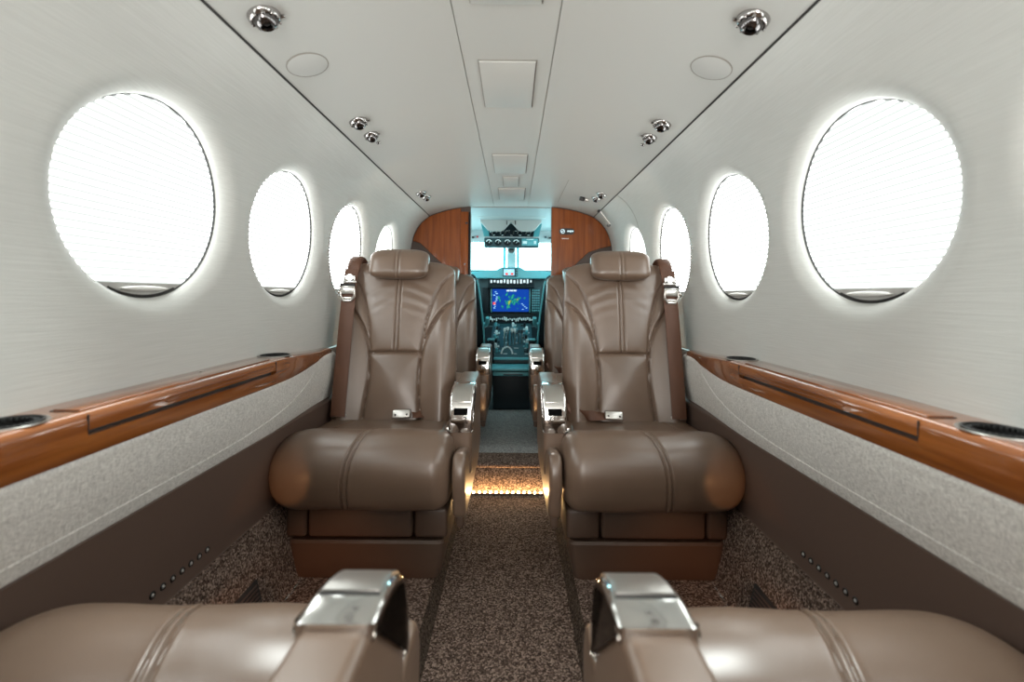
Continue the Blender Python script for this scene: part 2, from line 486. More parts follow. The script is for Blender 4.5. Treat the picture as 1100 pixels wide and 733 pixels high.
# access panels on the ceiling's centre line
def hatch(x0, x1, y0, y1, label):
    cx, cy = (x0+x1)/2, (y0+y1)/2; z = ceil_z(cx)
    t = thing('ceiling_hatch', label, 'hatch', (cx, cy, z), group='ceiling hatches')
    obj('hatch_gap', box((0,0,-.0006), (x1-x0+.005, y1-y0+.005, .0016), .0004, 1), 'groove', t)
    bm = bmesh.new(); add_box(bm, (-.0008,.0006,-.0022), (x1-x0-.001, y1-y0-.001, .0044), .0018, 2)
    obj('hatch_panel', bm, 'ceiling', t)
    bm = bmesh.new()
    add_box(bm, ((x1-x0)/2-.0005, 0, -.0026), (.0022, (y1-y0)*.96, .0036), .0006, 1)
    add_box(bm, (0, -(y1-y0)/2+.001, -.0026), ((x1-x0)*.96, .0024, .0036), .0006, 1) if False else None
    obj('hatch_seal', bm, 'sill', t)
hatch(-.077,.067,.62,.915,'square ceiling hatch cut off by the upper edge of the picture')
hatch(-.077,.067,1.14,1.42,'largest whole square ceiling hatch, nearest on the centre panel')
hatch(-.077,.070,1.90,2.19,'middle-sized ceiling hatch just behind the smallest hatch')
hatch(-.041,.037,2.26,2.45,'smallest ceiling hatch on the centre panel, between two wider ones')
hatch(-.072,.076,2.50,2.79,'ceiling hatch nearest the cockpit doorway')

# chrome nozzles and reading lights
def place_ceil(c, y): return dict(loc=(c, y, ceil_z(c)), rot=(0, ceil_tilt(c), 0))
def nozzle(c, y, r, label):
    t = thing('air_nozzle', label, 'air nozzle', group='chrome ceiling nozzles', **place_ceil(c, y))
    obj('collar', lathe([(r*.70,.002),(r*1.0,.002),(r*1.02,-.001),(r*.98,-.004),(r*.90,-.0085),(r*.80,-.0105),(r*.74,-.009),(r*.70,-.003)], 40), 'nozzle_chrome', t)
    obj('ball', lathe([(r*.78,-.002),(r*.77,-.008),(r*.70,-.015),(r*.58,-.0205),(r*.42,-.0235),(r*.30,-.022),(r*.28,-.012),(0,-.012)], 40), 'darkchrome', t)
    obj('lens', lathe([(r*.27,-.013),(r*.2,-.0165),(0,-.0185)], 24), 'black', t)
    bm = bmesh.new()
    for k in range(10):
        a = 2*PI*k/10
        add_box(bm, (r*.84*math.cos(a), r*.84*math.sin(a), -.0095), (r*.16, r*.20, .008), .0012, 1, Euler((0,0,a)))
    obj('grip_ring', bm, 'nozzle_chrome', t)
    obj('tab', box((-r*1.02 if c > 0 else r*1.02, .3*r, -.004), (r*.28, r*.18, .005), .001, 1), 'nozzle_chrome', t)
def lamp_spot(c, y, r, label):
    t = thing('indicator_lamp', label, 'lamp', group='tiny ceiling lamps', **place_ceil(c, y))
    obj('collar', lathe([(r,.001),(r,-.003),(r*.7,-.006),(r*.6,-.004),(r*.6,.001)], 20), 'nozzle_chrome', t)
    obj('lens', lathe([(r*.6,-.003),(r*.3,-.005),(0,-.006)], 16), 'black', t)
for sx, side in SIDES:
    nozzle(sx*.478, .890, .031, 'large chrome air nozzle nearest the camera in the %s half of the ceiling' % side)
    nozzle(sx*.477, 1.43, .029, 'larger chrome nozzle of the middle pair in the %s half of the ceiling' % side)
    nozzle(sx*.475, 1.55, .025, 'smaller chrome nozzle of the middle pair in the %s half of the ceiling' % side)
    lamp_spot(sx*.474, 1.63, .008, 'tiny chrome lamp beside the middle pair of nozzles, %s half of the ceiling' % side)
    nozzle(sx*.482, 2.42, .027, 'first chrome nozzle of the farthest pair in the %s half of the ceiling' % side)
    nozzle(sx*.474, 2.53, .024, 'second chrome nozzle of the farthest pair, nearest the wood wall, on the %s' % side)
    t = thing('ceiling_speaker', 'flat round grey speaker in the %s half of the ceiling beside the largest nozzle' % side, 'speaker', group='round ceiling speakers', **place_ceil(sx*.478, 1.078))
    obj('rim', lathe([(.047,.001),(.0485,-.0006),(.0475,-.0025),(.0455,-.0025),(.045,.001)], 48), 'groove', t)
    obj('grille', lathe([(.0462,0),(.0455,-.0022),(.043,-.0032),(0,-.0036)], 48), 'speaker', t)
t = thing('roof_latch', 'small dark latch box on the ceiling near the wood wall, right side', 'latch', **place_ceil(.417, 2.60))
obj('body', box((-.012,0,-.010), (.030,.030,.020), .004), 'black', t)
obj('cap', box((.016,0,-.009), (.026,.028,.018), .006), 'satin', t)
p, n = wall_at(s_of_z(1.33))
t = thing('coat_hook', 'small chrome hook hanging on the right wall beside the dark latch box', 'hook', (.531, 2.74, 1.372))
obj('stem', ribbon([(0,0,0), (.022,0,-.03), (.045,0,-.060), (.062,0,-.082)], (0,1,0), .014, .004), 'satin', t)
obj('hook_end', tube(cr([(.062,0,-.082),(.060,0,-.092),(.050,0,-.093),(.045,0,-.084)], 5), .004, 8), 'darkchrome', t)
obj('pivot', cyl((-.006,-.012,-.004), (-.006,.012,-.004), .008, n=16), 'black', t)

# ------------------------------------------------------------------ lower side walls, ledges, floor
LEDGE_Z = .687
tn = 5
for sx, side in SIDES:
    ys = list(np.linspace(Y0, Y1, 60))
    # tweed panel
    pr = cr([(.689,.648),(.640,.640),(.603,.628),(.604,.600),(.613,.560),(.628,.515),(.641,.484),(.648,.475),(.665,.473)], 5)
    def bend(c, z, y):
        q = min(max((y-1.20)/.42, 0), 1) if y > .8 else min(max((.47-y)/.30, 0), 1)
        sm_ = q*q*(3-2*q); h = min(max((z-.473)/.15, 0), 1)
        return (sx*(c + sm_*(.020+.028*h)*(1 if c < .664 else 0)), y, z + sm_*.012*h)
    yf = [Y0] + list(np.linspace(.17, .47, 10)) + list(np.linspace(1.20, 1.62, 14)) + [1.70]
    struct('trim_%d' % tn, loft([[bend(p.x, p.y, y) for p in pr] for y in yf], False, False), 'fabric',
           'oatmeal tweed panel under the %s wooden ledge' % side, 'side panel', recalc=False); tn += 1
    # welt stitched along the tweed
    def fab(z): return float(np.interp(z, [p.y for p in pr][::-1], [p.x for p in pr][::-1]))
    pts = cr([(-.9,.505),(.2,.505),(.9,.508),(1.15,.520),(1.38,.560),(1.50,.595)], 10)
    struct('trim_%d' % tn, tube([tuple(Vector(bend(fab(p.y), p.y, p.x))-Vector((sx*.0002,0,0))) for p in pts], .0018, 6), 'fabric', 'thin stitched welt running along the %s tweed panel' % side, 'welt'); tn += 1
    # leather kick panel, shade darkened into its colour
    pr2 = [(.700,.655),(.694,.648),(.692,.50),(.668,.480),(.650,.476),(.647,.472),(.649,.455),(.655,.38),(.660,.30),(.6595,.272),(.657,.258),(.648,.252)]
    struct('trim_%d' % tn, loft([[(sx*a, y, b) for a, b in pr2] for y in (Y0, Y1)], False, False), 'leather_shaded',
           'plain brown leather panel darkened for shade below the %s tweed panel' % side, 'side panel', recalc=False); tn += 1
    pr3 = [(.662,.258),(.651,.256),(.644,.235),(.602,.055),(.597,.044),(.590,.0405)]
    struct('trim_%d' % tn, loft([[(sx*a, y, b) for a, b in pr3] for y in (Y0, Y1)], False, False), 'carpet',
           'flecked brown carpet sloping up the foot of the %s wall' % side, 'carpet', recalc=False); tn += 1
    # row of eyelets in the leather panel
    v = thing('vent_strip', 'row of seven dark eyelets along the foot of the %s leather panel' % side, 'vent', (sx*.6598, .93, .291), group='eyelet rows')
    for k in range(7):
        yy = -.076 + k*.0255
        bm = lathe([(.0072,0),(.0072,.0012),(.0060,.0022),(.0048,.0018),(.0046,.0004)], 20)
        bmesh.ops.transform(bm, matrix=Matrix.Translation((0,yy,0)) @ Euler((0,-sx*PI/2,0)).to_matrix().to_4x4(), verts=bm.verts)
        e = obj('eyelet', bm, 'black', v)
        bm = lathe([(.0032,0),(.0029,.0020),(.0016,.0028),(0,.0030)], 14)
        bmesh.ops.transform(bm, matrix=Matrix.Translation((0,yy,0)) @ Euler((0,-sx*PI/2,0)).to_matrix().to_4x4(), verts=bm.verts)
        obj('stud', bm, 'shadebar', e)
    # ribbed floor vent on the carpeted slope
    sl = math.atan2(.043, .18)
    g = thing('floor_vent', 'small dark ribbed vent in the carpet at the foot of the %s wall' % side, 'vent', (sx*.6105, 1.065, .100), (0, sx*sl, 0), group='floor vents')
    obj('frame', box((-sx*.001,0,.0), (.006,.135,.098), .002), 'gap', g)
    bm = bmesh.new()
    for k in range(9): add_box(bm, (-sx*.0045,0,-.038+k*.0095), (.004,.118,.0042), .0012, 1)
    obj('louvre_ribs', bm, 'sill', g)
    # wooden ledge; the slot for the stowed table is a real recess in its front face
    L = thing('side_ledge', 'glossy wooden ledge with stowed table along the %s wall' % side, 'ledge', (0,0,0), group='wooden side ledges')
    secs = []
    def sec(y, slot, zf=0, cf=0, hb=0):
        fz, fc = zf, cf
        top = LEDGE_Z - fz
        f = .597 + fc
        pts = [(.689, top-.050+hb), (.689, top), *[(f+.016-.016*math.sin(a), top-.016+.016*math.cos(a)) for a in np.linspace(0, PI/2, 11)], (f, top-.018)]
        if slot: pts += [(f, top-.0265), (f+.016, top-.0265), (f+.016, top-.0345), (f, top-.0345)]
        else: pts += [(f, top-.0265), (f+.0001, top-.029), (f+.0001, top-.032), (f, top-.0345)]
        bz = top-.067+hb
        pts += [(f+.0006, bz+.008), (f+.004, bz+.002), (f+.010, bz), (.689, bz)]
        return [(sx*a, y, b) for a, b in pts]
    for k in range(12, -1, -1):
        q = k/12; sm = q*q*(3-2*q); y = .49 - .30*q
        secs.append(sec(y, False, .026*sm, .050*sm, .028*sm))
    secs.append(sec(.6549, False))
    secs.append(sec(.655, False)); secs.append(sec(.6552, True)); secs.append(sec(.9, True)); secs.append(sec(1.1748, True)); secs.append(sec(1.175, False))
    for k in range(1, 13):
        q = k/12; sm = q*q*(3-2*q); y = 1.19 + .49*q
        secs.append(sec(y, False, .026*sm, .058*sm, .028*sm))
    ob = obj('ledge_body', loft(secs), 'wood_y', L, angle=30)
    for yc in (.592, 1.262):
        cut(ob, cyl((sx*.646, yc, .64), (sx*.646, yc, .72), .0355, n=48))
        h = obj('cup_holder', lathe([(.0365,.0015),(.0375,.0026),(.0352,.0034),(.0335,.002),(.0330,-.012),(.0325,-.036),(0,-.036)], 48), 'rubber', L)
        h.location = (sx*.646, yc, LEDGE_Z)
        bm = bmesh.new()
        for k in range(28):
            a = 2*PI*k/28
            add_box(bm, (.029*math.cos(a), .029*math.sin(a), -.001), (.009,.0022,.005), .0006, 1, Euler((0,.35,a)))
        obj('rubber_fin_ring', bm, 'rubber', h)
        obj('rim', lathe([(.0372,.0004),(.0395,.0012),(.0415,.0018),(.0425,.0006),(.0425,0)], 48), 'satin', h)
    # flush table lid, hinge line and finger notch
    bm = bmesh.new(); add_box(bm, (sx*.6315, .915, LEDGE_Z+.0012), (.039, .515, .0034), .0014, 2)
    obj('table_lid', bm, 'wood_y', L)
    bm = bmesh.new()
    add_box(bm, (sx*.6525, .915, LEDGE_Z+.0002), (.0016, .52, .0014)); add_box(bm, (sx*.6325, .6555, LEDGE_Z+.0002), (.040, .0016, .0014))
    add_box(bm, (sx*.6325, 1.1745, LEDGE_Z+.0002), (.040, .0016, .0014))
    obj('lid_gap', bm, 'gap', L)
    bm = bmesh.new(); add_box(bm, (sx*.6105, .915, LEDGE_Z-.0305), (.002,.518,.0075))
    obj('table_slot', bm, 'black', L)
    lp = [(-.17,.006),(.17,.006),(.178,.003),(.18,0),(.178,-.003),(.17,-.006),(-.17,-.006),(-.178,-.003),(-.18,0),(-.178,.003)]
    bm = bmesh.new(); add_tube(bm, [(sx*.5972, .98+a, LEDGE_Z-.0165+b*.75) for a, b in lp], .0013, 6, closed=True)
    obj('face_loop', bm, 'wood_y', L)  # thin raised loop line along the ledge face
    for yy in (.6552, 1.1752):
        bm = box((sx*.5975, yy, LEDGE_Z-.016), (.0022,.0018,.024)); obj('panel_joint', bm, 'gap', L)
    obj('hinge_button', lathe([(.006,.0012),(.005,.0022),(0,.0024)], 16), 'satin', L).location = (sx*.668, 1.0, LEDGE_Z-.001)

AIS = .187
def flr(pts, y0, y1): return loft([[(a, y, b) for a, b in pts] for y in np.linspace(y0, y1, 2)], False, False)
struct('floor', flr([(-AIS-.03,0),(AIS+.03,0)], Y0, 1.985), 'carpet', 'flecked brown carpet of the sunken aisle', 'floor', recalc=False)
for sx, side in SIDES:
    pr = [(.66,.04),(.215,.04),(.206,.0385),(.203,.037)]
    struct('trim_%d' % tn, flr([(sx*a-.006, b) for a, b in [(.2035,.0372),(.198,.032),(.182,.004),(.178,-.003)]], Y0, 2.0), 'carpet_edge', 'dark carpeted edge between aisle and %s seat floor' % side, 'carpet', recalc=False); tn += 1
    struct('floor_'+side, flr([(sx*a-.006, b) for a, b in pr], Y0, Y1), 'carpet', 'raised carpeted floor under the %s seats' % side, 'floor', recalc=False)
# step up towards the cockpit
pr = [(1.972,-.002),(1.976,.004),(2.040,.078),(2.046,.083)]
struct('floor_step', loft([[(x, y, z) for y, z in pr] for x in (-.205, .205)], False, False), 'carpet', 'sloping carpeted riser of the step towards the cockpit', 'step', recalc=False)
pr = cr([(2.075,.070),(2.052,.074),(2.044,.086),(2.052,.096),(2.075,.099),(2.20,.097)], 6)
struct('floor_edge', loft([[(x, p.x, p.y) for p in pr] for x in (-.205, .205)], False, False), 'carpet', 'rounded carpet edge above the lit step', 'step', recalc=False)
struct('floor_front', loft([[(x, y, .096) for x in (-.205, .205)] for y in (2.19, 3.02)], False, False), 'carpet_grey', 'grey carpet of the aisle between the step and the cockpit', 'floor', recalc=False)
t = thing('step_light', 'warm glowing strip of small lamps at the foot of the step', 'light strip', (-.006, 1.966, .004))
obj('channel', box((0,.003,.001), (.36,.006,.006), .001), 'sill', t)
obj('spill_lip', box((0,-.0125,-.0005), (.36,.004,.009), .001), 'sill', t)  # added lip that keeps the bulbs' spill off the aisle floor
for k in range(15):
    obj('bulb', lathe([(.0036,-.003),(.0036,.001),(.0025,.003),(0,.004)], 12), 'led', t).location = (-.168+k*.024, -.003, .004)

# rear wall behind the camera
struct('wall_rear', box((0, Y0-.02, .72), (1.42,.04,1.56)), 'wall', 'pale rear wall of the cabin behind the camera', 'wall')

# ------------------------------------------------------------------ front bulkhead with doorway
OUT = [(p.x, p.y) for p in WALL]           # right-hand outline up to the ceiling edge
def arch(c0, c1, n=20): return [(c, ceil_z(c)) for c in np.linspace(c0, c1, n)]
def plate(name, pts, y0, y1, m, parent=None, **k):
    bm = bmesh.new(); add_loft(bm, [[(a, y, b) for a, b in pts] for y in (y0, y1)]); return obj(name, bm, m, parent, **k)
DL, DR = -.272, .262
pts_l = [(DL, -.05), (DL, ceil_z(DL))] + arch(DL-.02, -.54) + [(-a, b) for a, b in OUT[::-1][1:]] + [(-.66,.5), (-.66,.27), (-.60,-.05)]
pts_r = [(DR, -.05), (DR, ceil_z(DR))] + arch(DR+.02, .54) + OUT[::-1][1:] + [(.66,.5), (.66,.27), (.60,-.05)]
bm = bmesh.new()
add_loft(bm, [[(a, y, b) for a, b in pts_l] for y in (3.0, 3.03)]); add_loft(bm, [[(a, y, b) for a, b in pts_r] for y in (3.0, 3.03)])
struct('wall_front', bm, 'sill', 'dark brown front wall either side of the cockpit doorway', 'wall', smooth=False)
wl = arch(-.335, -.538) + [(-a, b) for a, b in OUT[::-1] if b > 1.215] + [(-.600,1.20),(-.50,1.105),(-.423,1.04),(-.385,.95),(-.37,.30),(-.335,.30)]
wl = [(a*.992, b-.006) for a, b in wl]
t = thing('wood_panel', 'glossy walnut panel on the front wall left of the cockpit doorway', 'panel', (0,0,0), group='walnut front panels')
plate('veneer', wl, 2.986, 3.0, 'wood_z', t, bevel=.003)
wr = arch(.262, .538) + [(a, b) for a, b in OUT[::-1] if b > 1.19] + [(.585,1.175),(.509,1.15),(.392,1.04),(.33,.985),(.30,.90),(.29,.30),(.262,.30)]
wr = [(a*.992+.002, b-.006) for a, b in wr]
t2 = thing('wood_panel', 'glossy walnut panel carrying the black sign right of the doorway', 'panel', (0,0,0), group='walnut front panels')
plate('veneer', wr, 2.986, 3.0, 'wood_z', t2, bevel=.003)
t = thing('door_post', 'upright walnut door edge beside the left of the cockpit doorway', 'door', (-.306, 2.972, 0))
obj('leaf', box((0,.0,.86), (.052,.030,1.08), .004), 'wood_z', t)
obj('edge_strip', box((.032,.004,.86), (.012,.022,1.08), .003), 'teal_dark', t)
obj('seal', box((.040,.010,.86), (.006,.014,1.06), .002), 'cockpit_white', t)
obj('latch', cyl((.004,-.017,1.058), (.004,-.012,1.058), .006, n=16), 'darkchrome', t)
obj('catch', box((.014,-.0165,1.325), (.016,.004,.012), .001), 'black', t)
# black no-smoking / belt sign
t = thing('cabin_sign', 'black rounded sign with white symbols on the walnut panel', 'sign', (.362, 2.984, 1.279))
pl = [(.030+.020*math.cos(a), .020*math.sin(a)) for a in np.linspace(-PI/2, PI/2, 14)] + [(-.030+.020*math.cos(a), .020*math.sin(a)) for a in np.linspace(PI/2, 3*PI/2, 14)]
plate('sign_plate', pl, -.005, .002, 'black', t)
bm = bmesh.new()
add_tube(bm, [(-.027+.0125*math.cos(a), -.0055, .0125*math.sin(a)) for a in np.linspace(0, 2*PI, 25)[:-1]], .0022, 6, closed=True)
add_box(bm, (-.027,-.0055,0), (.003,.002,.022), 0, 1, Euler((0,PI/4,0))); add_box(bm, (-.027,-.0055,0), (.014,.002,.004))
obj('no_smoking_symbol', bm, 'screen_white', t)
bm = bmesh.new()
add_box(bm, (.010,-.0055,.001), (.014,.002,.009), .001, 1); add_box(bm, (.024,-.0055,0), (.010,.002,.013), .001, 1); add_box(bm, (.037,-.0055,.001), (.012,.002,.009), .001, 1)
obj('seat_belt_symbol', bm, 'screen_white', t)
tag(obj('sill_plate', box((.352, 2.983, 1.232), (.048,.004,.004), .001), 'satin'), 'thin brass-coloured bar below the black sign', 'plate')

# ------------------------------------------------------------------ seats
OX, OY, OZ = .41, 1.50, .04
SEAT_KEYS = {}
def make_seat(s, strap):
    """s = 1: aisle at -x (right-hand seat facing the camera); s = -1 mirrors it"""
    off = (-OX, -OY, -OZ)
    root = thing('passenger_chair', '', 'seat', (0,0,0), group='brown leather cabin seats')
    def O(name, bm, m, parent=root, **k):
        return obj(name, bm, m, parent, sx=s, off=off, **k)
    # foot
    secs = []
    for z, i, fr in ((.041,.0,.0),(.048,-.004,-.003),(.10,-.012,-.006),(.145,-.018,-.010),(.152,-.012,-.004)):
        x0, x1, y0, y1 = .197+i, .618-i*.6, 1.312+fr, 1.80
        r = .02; ring = []
        for cx_, cy_, a0 in ((x1-r,y1-r,0),(x0+r,y1-r,PI/2),(x0+r,y0+r,PI),(x1-r,y0+r,3*PI/2)):
            ring += [(cx_+r*math.cos(a0+PI/2*k/5), cy_+r*math.sin(a0+PI/2*k/5), z) for k in range(6)]
        secs.append(ring)
    O('base', loft(secs), 'base')
    # frame below the cushion: centre drawer front and two end pieces
    bm = bmesh.new()
    add_box(bm, (.218,1.52,.205), (.096,.44,.088), .012, 3); add_box(bm, (.42,1.52,.205), (.300,.44,.088), .012, 3); add_box(bm, (.604,1.52,.205), (.060,.44,.088), .012, 3)
    add_box(bm, (.41,1.54,.205), (.43,.42,.080), .01, 2)
    O('seat_frame', bm, 'base')
    # cushion
    pr = cr([(1.228,.345),(1.235,.395),(1.258,.430),(1.295,.450),(1.340,.456),(1.385,.446),(1.43,.425),(1.48,.417),(1.58,.412),(1.68,.402),
             (1.73,.36),(1.70,.29),(1.55,.262),(1.38,.254),(1.290,.250),(1.246,.280)], 9, closed=True)
    xs0, xs1 = .160, .664
    us = sorted(set(list(np.linspace(0, .10, 20)) + list(np.linspace(.10, .44, 44)) + list(np.linspace(.44, .60, 62)) + list(np.linspace(.60, .82, 30)) + list(np.linspace(.82, 1, 30))))
    cyc, czc = 1.45, .345
    sm = [(.446,.25),(.444,.30),(.441,.345),(.435,.40),(.426,.432),(.415,.452)]
    cyz = [(p.x, p.y) for p in pr]; secs = []
    nrm = inset_profile(cyz, 1.0)
    for u in us:
        x = xs0 + (xs1-xs0)*u; sc = 1.0
        if u > .80: q = (u-.80)/.20; sc = .50 + .50*math.sqrt(max(1-q**2.6, 0))
        if u < .10: q = (.10-u)/.10; sc = .50 + .50*math.sqrt(max(1-q**2.2, 0))
        ring = []
        for (y, z), nn in zip(cyz, nrm):
            d = 0
            ny_, nz_ = y-nn.x, z-nn.y           # outward normal
            front = y < 1.445 and nz_ > -.75
            if front:
                xsm = np.interp(z, [b for a, b in sm], [a for a, b in sm]) if y < 1.31 else np.interp(y, [1.31,1.44], [.414,.385])
                for o_ in (-.0068, .0068):
                    d -= .0058*math.exp(-((x-xsm-o_)/.0030)**2)
                d += .0025*math.exp(-((x-xsm)/.012)**2)
                d += .006*math.exp(-((x-.30)/.12)**2) + .004*math.exp(-((x-.55)/.08)**2)
                d += .0009*math.sin(40*x+30*z)*math.exp(-((x-.22)/.09)**2)
            if nz_ > .2:
                ty = 1.440 + .010*math.cos((x-.39)*9)
                d -= .0065*math.exp(-((y-ty)/.0042)**2)
                if y > ty:
                    for xa in (.205+.02*math.sin((y-1.44)*4), .590-.25*(y-1.44)):
                        d -= .005*math.exp(-((x-xa)/.004)**2)
                    d += .006*math.exp(-((x-.17)/.03)**2) + .005*math.exp(-((x-.63)/.03)**2) 
            yy, zz = y+ny_*d, z+nz_*d
            ring.append((x, cyc+(yy-cyc)*(1-(1-sc)*.42), czc+(zz-czc)*sc))
        secs.append(ring)
    O('cushion', loft(secs), 'leather', angle=60)
    # backrest
    xb = .424
    A = poly([(-.205,.945),(-.150,.880),(-.112,.765),(-.094,.645)]); B = poly([(-.222,.835),(-.172,.803),(-.121,.722),(-.098,.640),(-.092,.540),(-.106,.400)])
    A2 = [(-a, b) for a, b in A]; B2 = [(-a, b) for a, b in B]
    H = poly([(-.095,.640),(-.05,.643),(0,.644),(.05,.643),(.095,.640)])
    def disp(x, z):
        d = np.zeros_like(x)
        allmin = np.full(x.shape, 9.0)
        for P_, g, sg in ((A,.0062,.0040),(A2,.0062,.0040),(B,.0105,.0052),(B2,.0105,.0052),(H,.0095,.0042)):
            dd = seg_dist(x, z, P_); d -= g*np.exp(-(dd/sg)**2); allmin = np.minimum(allmin, dd)
        mask = 1/(1+np.exp(-(z-.648)/.003))
        for o_ in (-.0072, .0072): d -= mask*.0060*np.exp(-((x-o_)/.0030)**2)
        d += mask*.0025*np.exp(-(x/.011)**2)
        d += .010*(1-np.exp(-allmin/.028))
        d += .018*np.exp(-((np.abs(x)-.178)/.040)**2)*np.clip((.86-z)/.10, 0, 1)      # bolsters
        d += .012*np.exp(-((z-.53)/.08)**2)*np.exp(-(x/.075)**2)                        # lumbar pad
        d += .0016*np.sin(z*150+18*x*x*20)*np.exp(-((z-.86)/.06)**2)*np.exp(-((np.abs(x)-.06)/.05)**2)   # creases
        return d
    def wf(z): return np.interp(z, [.28,.42,.60,.75,.88,1.0], [.222,.226,.224,.219,.210,.200])
    ym = lambda z: 1.672 + (z-.41)*.245 + .10*max(0, z-.86)**1.0
    rows = pad_rows(.29, .992, wf, 190, .05, .060)
    O('backrest', pillow(rows, 150, .034, .085, disp, ym, 9, x0=xb), 'leather', angle=60)
    # headrest
    def hd(x, z):
        d = np.zeros_like(x)
        for o_ in (-.0072, .0072): d -= .0055*np.exp(-((x-o_)/.0030)**2)
        return d + .002*np.exp(-(x/.011)**2) + .006*np.cos(np.clip((z-.975)/.06, -1, 1)*PI/2)
    rows = pad_rows(.917, 1.034, lambda z: .113, 60, .040, .040)
    rows = [(z, w*(.93 if False else 1), ts) for z, w, ts in rows]
    O('headrest', pillow(rows, 90, .040, .035, hd, lambda z: 1.752 + (z-.975)*.30, 7, x0=xb), 'leather', angle=60)
    # armrest on the aisle side
    oc = cr([(1.74,.560),(1.60,.566),(1.50,.566),(1.44,.560),(1.405,.545),(1.386,.518),(1.378,.480),(1.379,.430),(1.381,.380),(1.386,.335),(1.42,.30),(1.60,.29),(1.74,.30),(1.755,.43)], 8, closed=True)
    O('armrest', sweep_x([(p.x, p.y) for p in oc], .109, .175, .012), 'leather')
    arm = [x for x in ALL() if x.parent == root][-1]
    # chrome cap wraps the top and the front of the armrest
    path = cr([(1.510,.5655),(1.475,.5655),(1.44,.560),(1.405,.545),(1.386,.518),(1.378,.480),(1.380,.444)], 8)
    def shell(p, o_):
        out = []
        for i, q in enumerate(p):
            t_ = (p[min(i+1, len(p)-1)] - p[max(i-1, 0)]).normalized(); out.append(Vector((q.x - t_.y*-o_, q.y + t_.x*-o_)))
        return out
    ou, inn = shell(path, .0065), shell(path, -.010)
    O('armrest_cap', sweep_x([(p.x, p.y) for p in ou] + [(p.x, p.y) for p in inn[::-1]], .1055, .1785, .008), 'chrome', arm)
    seg = path[10:30]
    ou, inn = shell(seg, .0092), shell(seg, .002)
    O('cap_button', sweep_x([(p.x, p.y) for p in ou] + [(p.x, p.y) for p in inn[::-1]], .1125, .1715, .0025), 'satin', arm)
    seg = path[9:11]; ou, inn = shell(path[9:11], .0072), shell(path[9:11], .0)
    O('cap_joint', sweep_x([(p.x, p.y) for p in ou] + [(p.x, p.y) for p in inn[::-1]], .1125, .1715, .0004), 'black', arm)
    seg = path[33:38]; ou, inn = shell(seg, .0085), shell(seg, .0)
    O('cap_slot', sweep_x([(p.x, p.y) for p in ou] + [(p.x, p.y) for p in inn[::-1]], .121, .163, .0006), 'slot_black', arm)
    # side panel at the aisle
    oc = cr([(1.250,.34),(1.256,.385),(1.28,.410),(1.33,.406),(1.40,.396),(1.55,.39),(1.76,.39),(1.80,.40),(1.80,.24),(1.60,.222),(1.36,.222),(1.29,.228),(1.268,.27)], 8, closed=True)
    O('side_panel', sweep_x([(p.x, p.y) for p in oc], .116, .153, .012), 'leather')
    O('lower_trim', box((.134,1.42,.222), (.024,.26,.050), .008, 3), 'base')
    # recline lever between arm and cushion
    bm = bmesh.new()
    for k in range(5): add_box(bm, (.186,1.400+k*.008,.440-k*.003), (.010,.006,.024), .002, 2)
    O('recline_lever', bm, 'satin')
    # shoulder belt on the wall side
    def surf(z): return ym(z) - .034
    X1, X0 = .605, .604
    pts = []
    for k in range(31):
        q = k/30; z = .955-.53*q; pts.append((X1+(X0-X1)*q**.9, surf(z)-.034-.004*math.sin(PI*q), z))
    O('shoulder_belt', ribbon(pts, (1,0,0), .052, .003), 'belt')
    sb = [x for x in ALL() if x.parent == root][-1]
    cov = cr([(.600,1.845,.985),(.600,1.815,1.000),(.600,1.785,.998),(.601,1.762,.975),(.603,1.754,.945),(.604,1.751,.930)], 6)
    bm = bmesh.new(); secs = []
    for i, p in enumerate(cov):
        w = .050 if i < len(cov)-8 else .050 - .020*((i-(len(cov)-8))/7)
        t_ = (cov[min(i+1, len(cov)-1)]-cov[max(i-1, 0)]).normalized(); n_ = t_.cross(Vector((1,0,0)))
        secs.append([p + Vector((1,0,0))*w/2*math.cos(a) + n_*.007*math.sin(a) for a in np.linspace(0, 2*PI, 17)[:-1]])
    add_loft(bm, secs); O('belt_cover', bm, 'belt', sb)
    yb = surf(.90)-.040
    bm = bmesh.new()
    add_cyl(bm, (.604,yb-.006,.922), (.604,yb+.006,.922), .013, n=20); add_cyl(bm, (.604,yb-.010,.922), (.604,yb-.006,.922), .007, n=16)
    for q in (-.016, .016): add_box(bm, (.604+q,yb,.918), (.008,.008,.022), .002, 2)
    add_box(bm, (.605,yb+.002,.905), (.050,.008,.010), .003, 2)
    O('belt_fitting', bm, 'satin', sb)
    bm = bmesh.new(); yb = surf(.86)-.046
    add_tube(bm, [(.606+a, yb+c_*.02, .860+b) for a, b, c_ in ((-.025,.026,0),(.025,.026,0),(.026,-.008,0),(.014,-.026,0),(-.014,-.026,0),(-.026,-.008,0))], .0055, 8, closed=True)
    add_box(bm, (.606,yb,.872), (.054,.007,.026), .003, 2); add_box(bm, (.606,yb,.843), (.046,.006,.010), .003, 2)
    O('belt_buckle', bm, 'satin', sb)
    O('buckle_bar', box((.605,yb-.002,.893), (.058,.006,.010), .002, 2), 'gap', sb)
    O('belt_anchor', box((.606,1.625,.425), (.056,.012,.014), .003, 2), 'satin')
    # lap belt
    bx = .372 if strap else .378
    zt = lambda x: .424
    if strap:
        pts = cr([(.200,1.655,.455),(.212,1.648,.470),(.228,1.640,.452),(.255,1.628,.436),(.30,1.618,.432),(.345,1.614,.431)], 6)
        sd = [Vector((0,.35+.5*math.sin(i*.25),1-.6*min(1, i/18))).normalized() for i in range(len(pts))]
        O('lap_belt', ribbon(pts, sd, .036, .0028), 'belt')
    else:
        pts = cr([(.24,1.668,.424),(.30,1.650,.428),(.345,1.630,.430)], 5)
        O('lap_belt', ribbon(pts, (0,.8,.5), .036, .0028), 'belt')
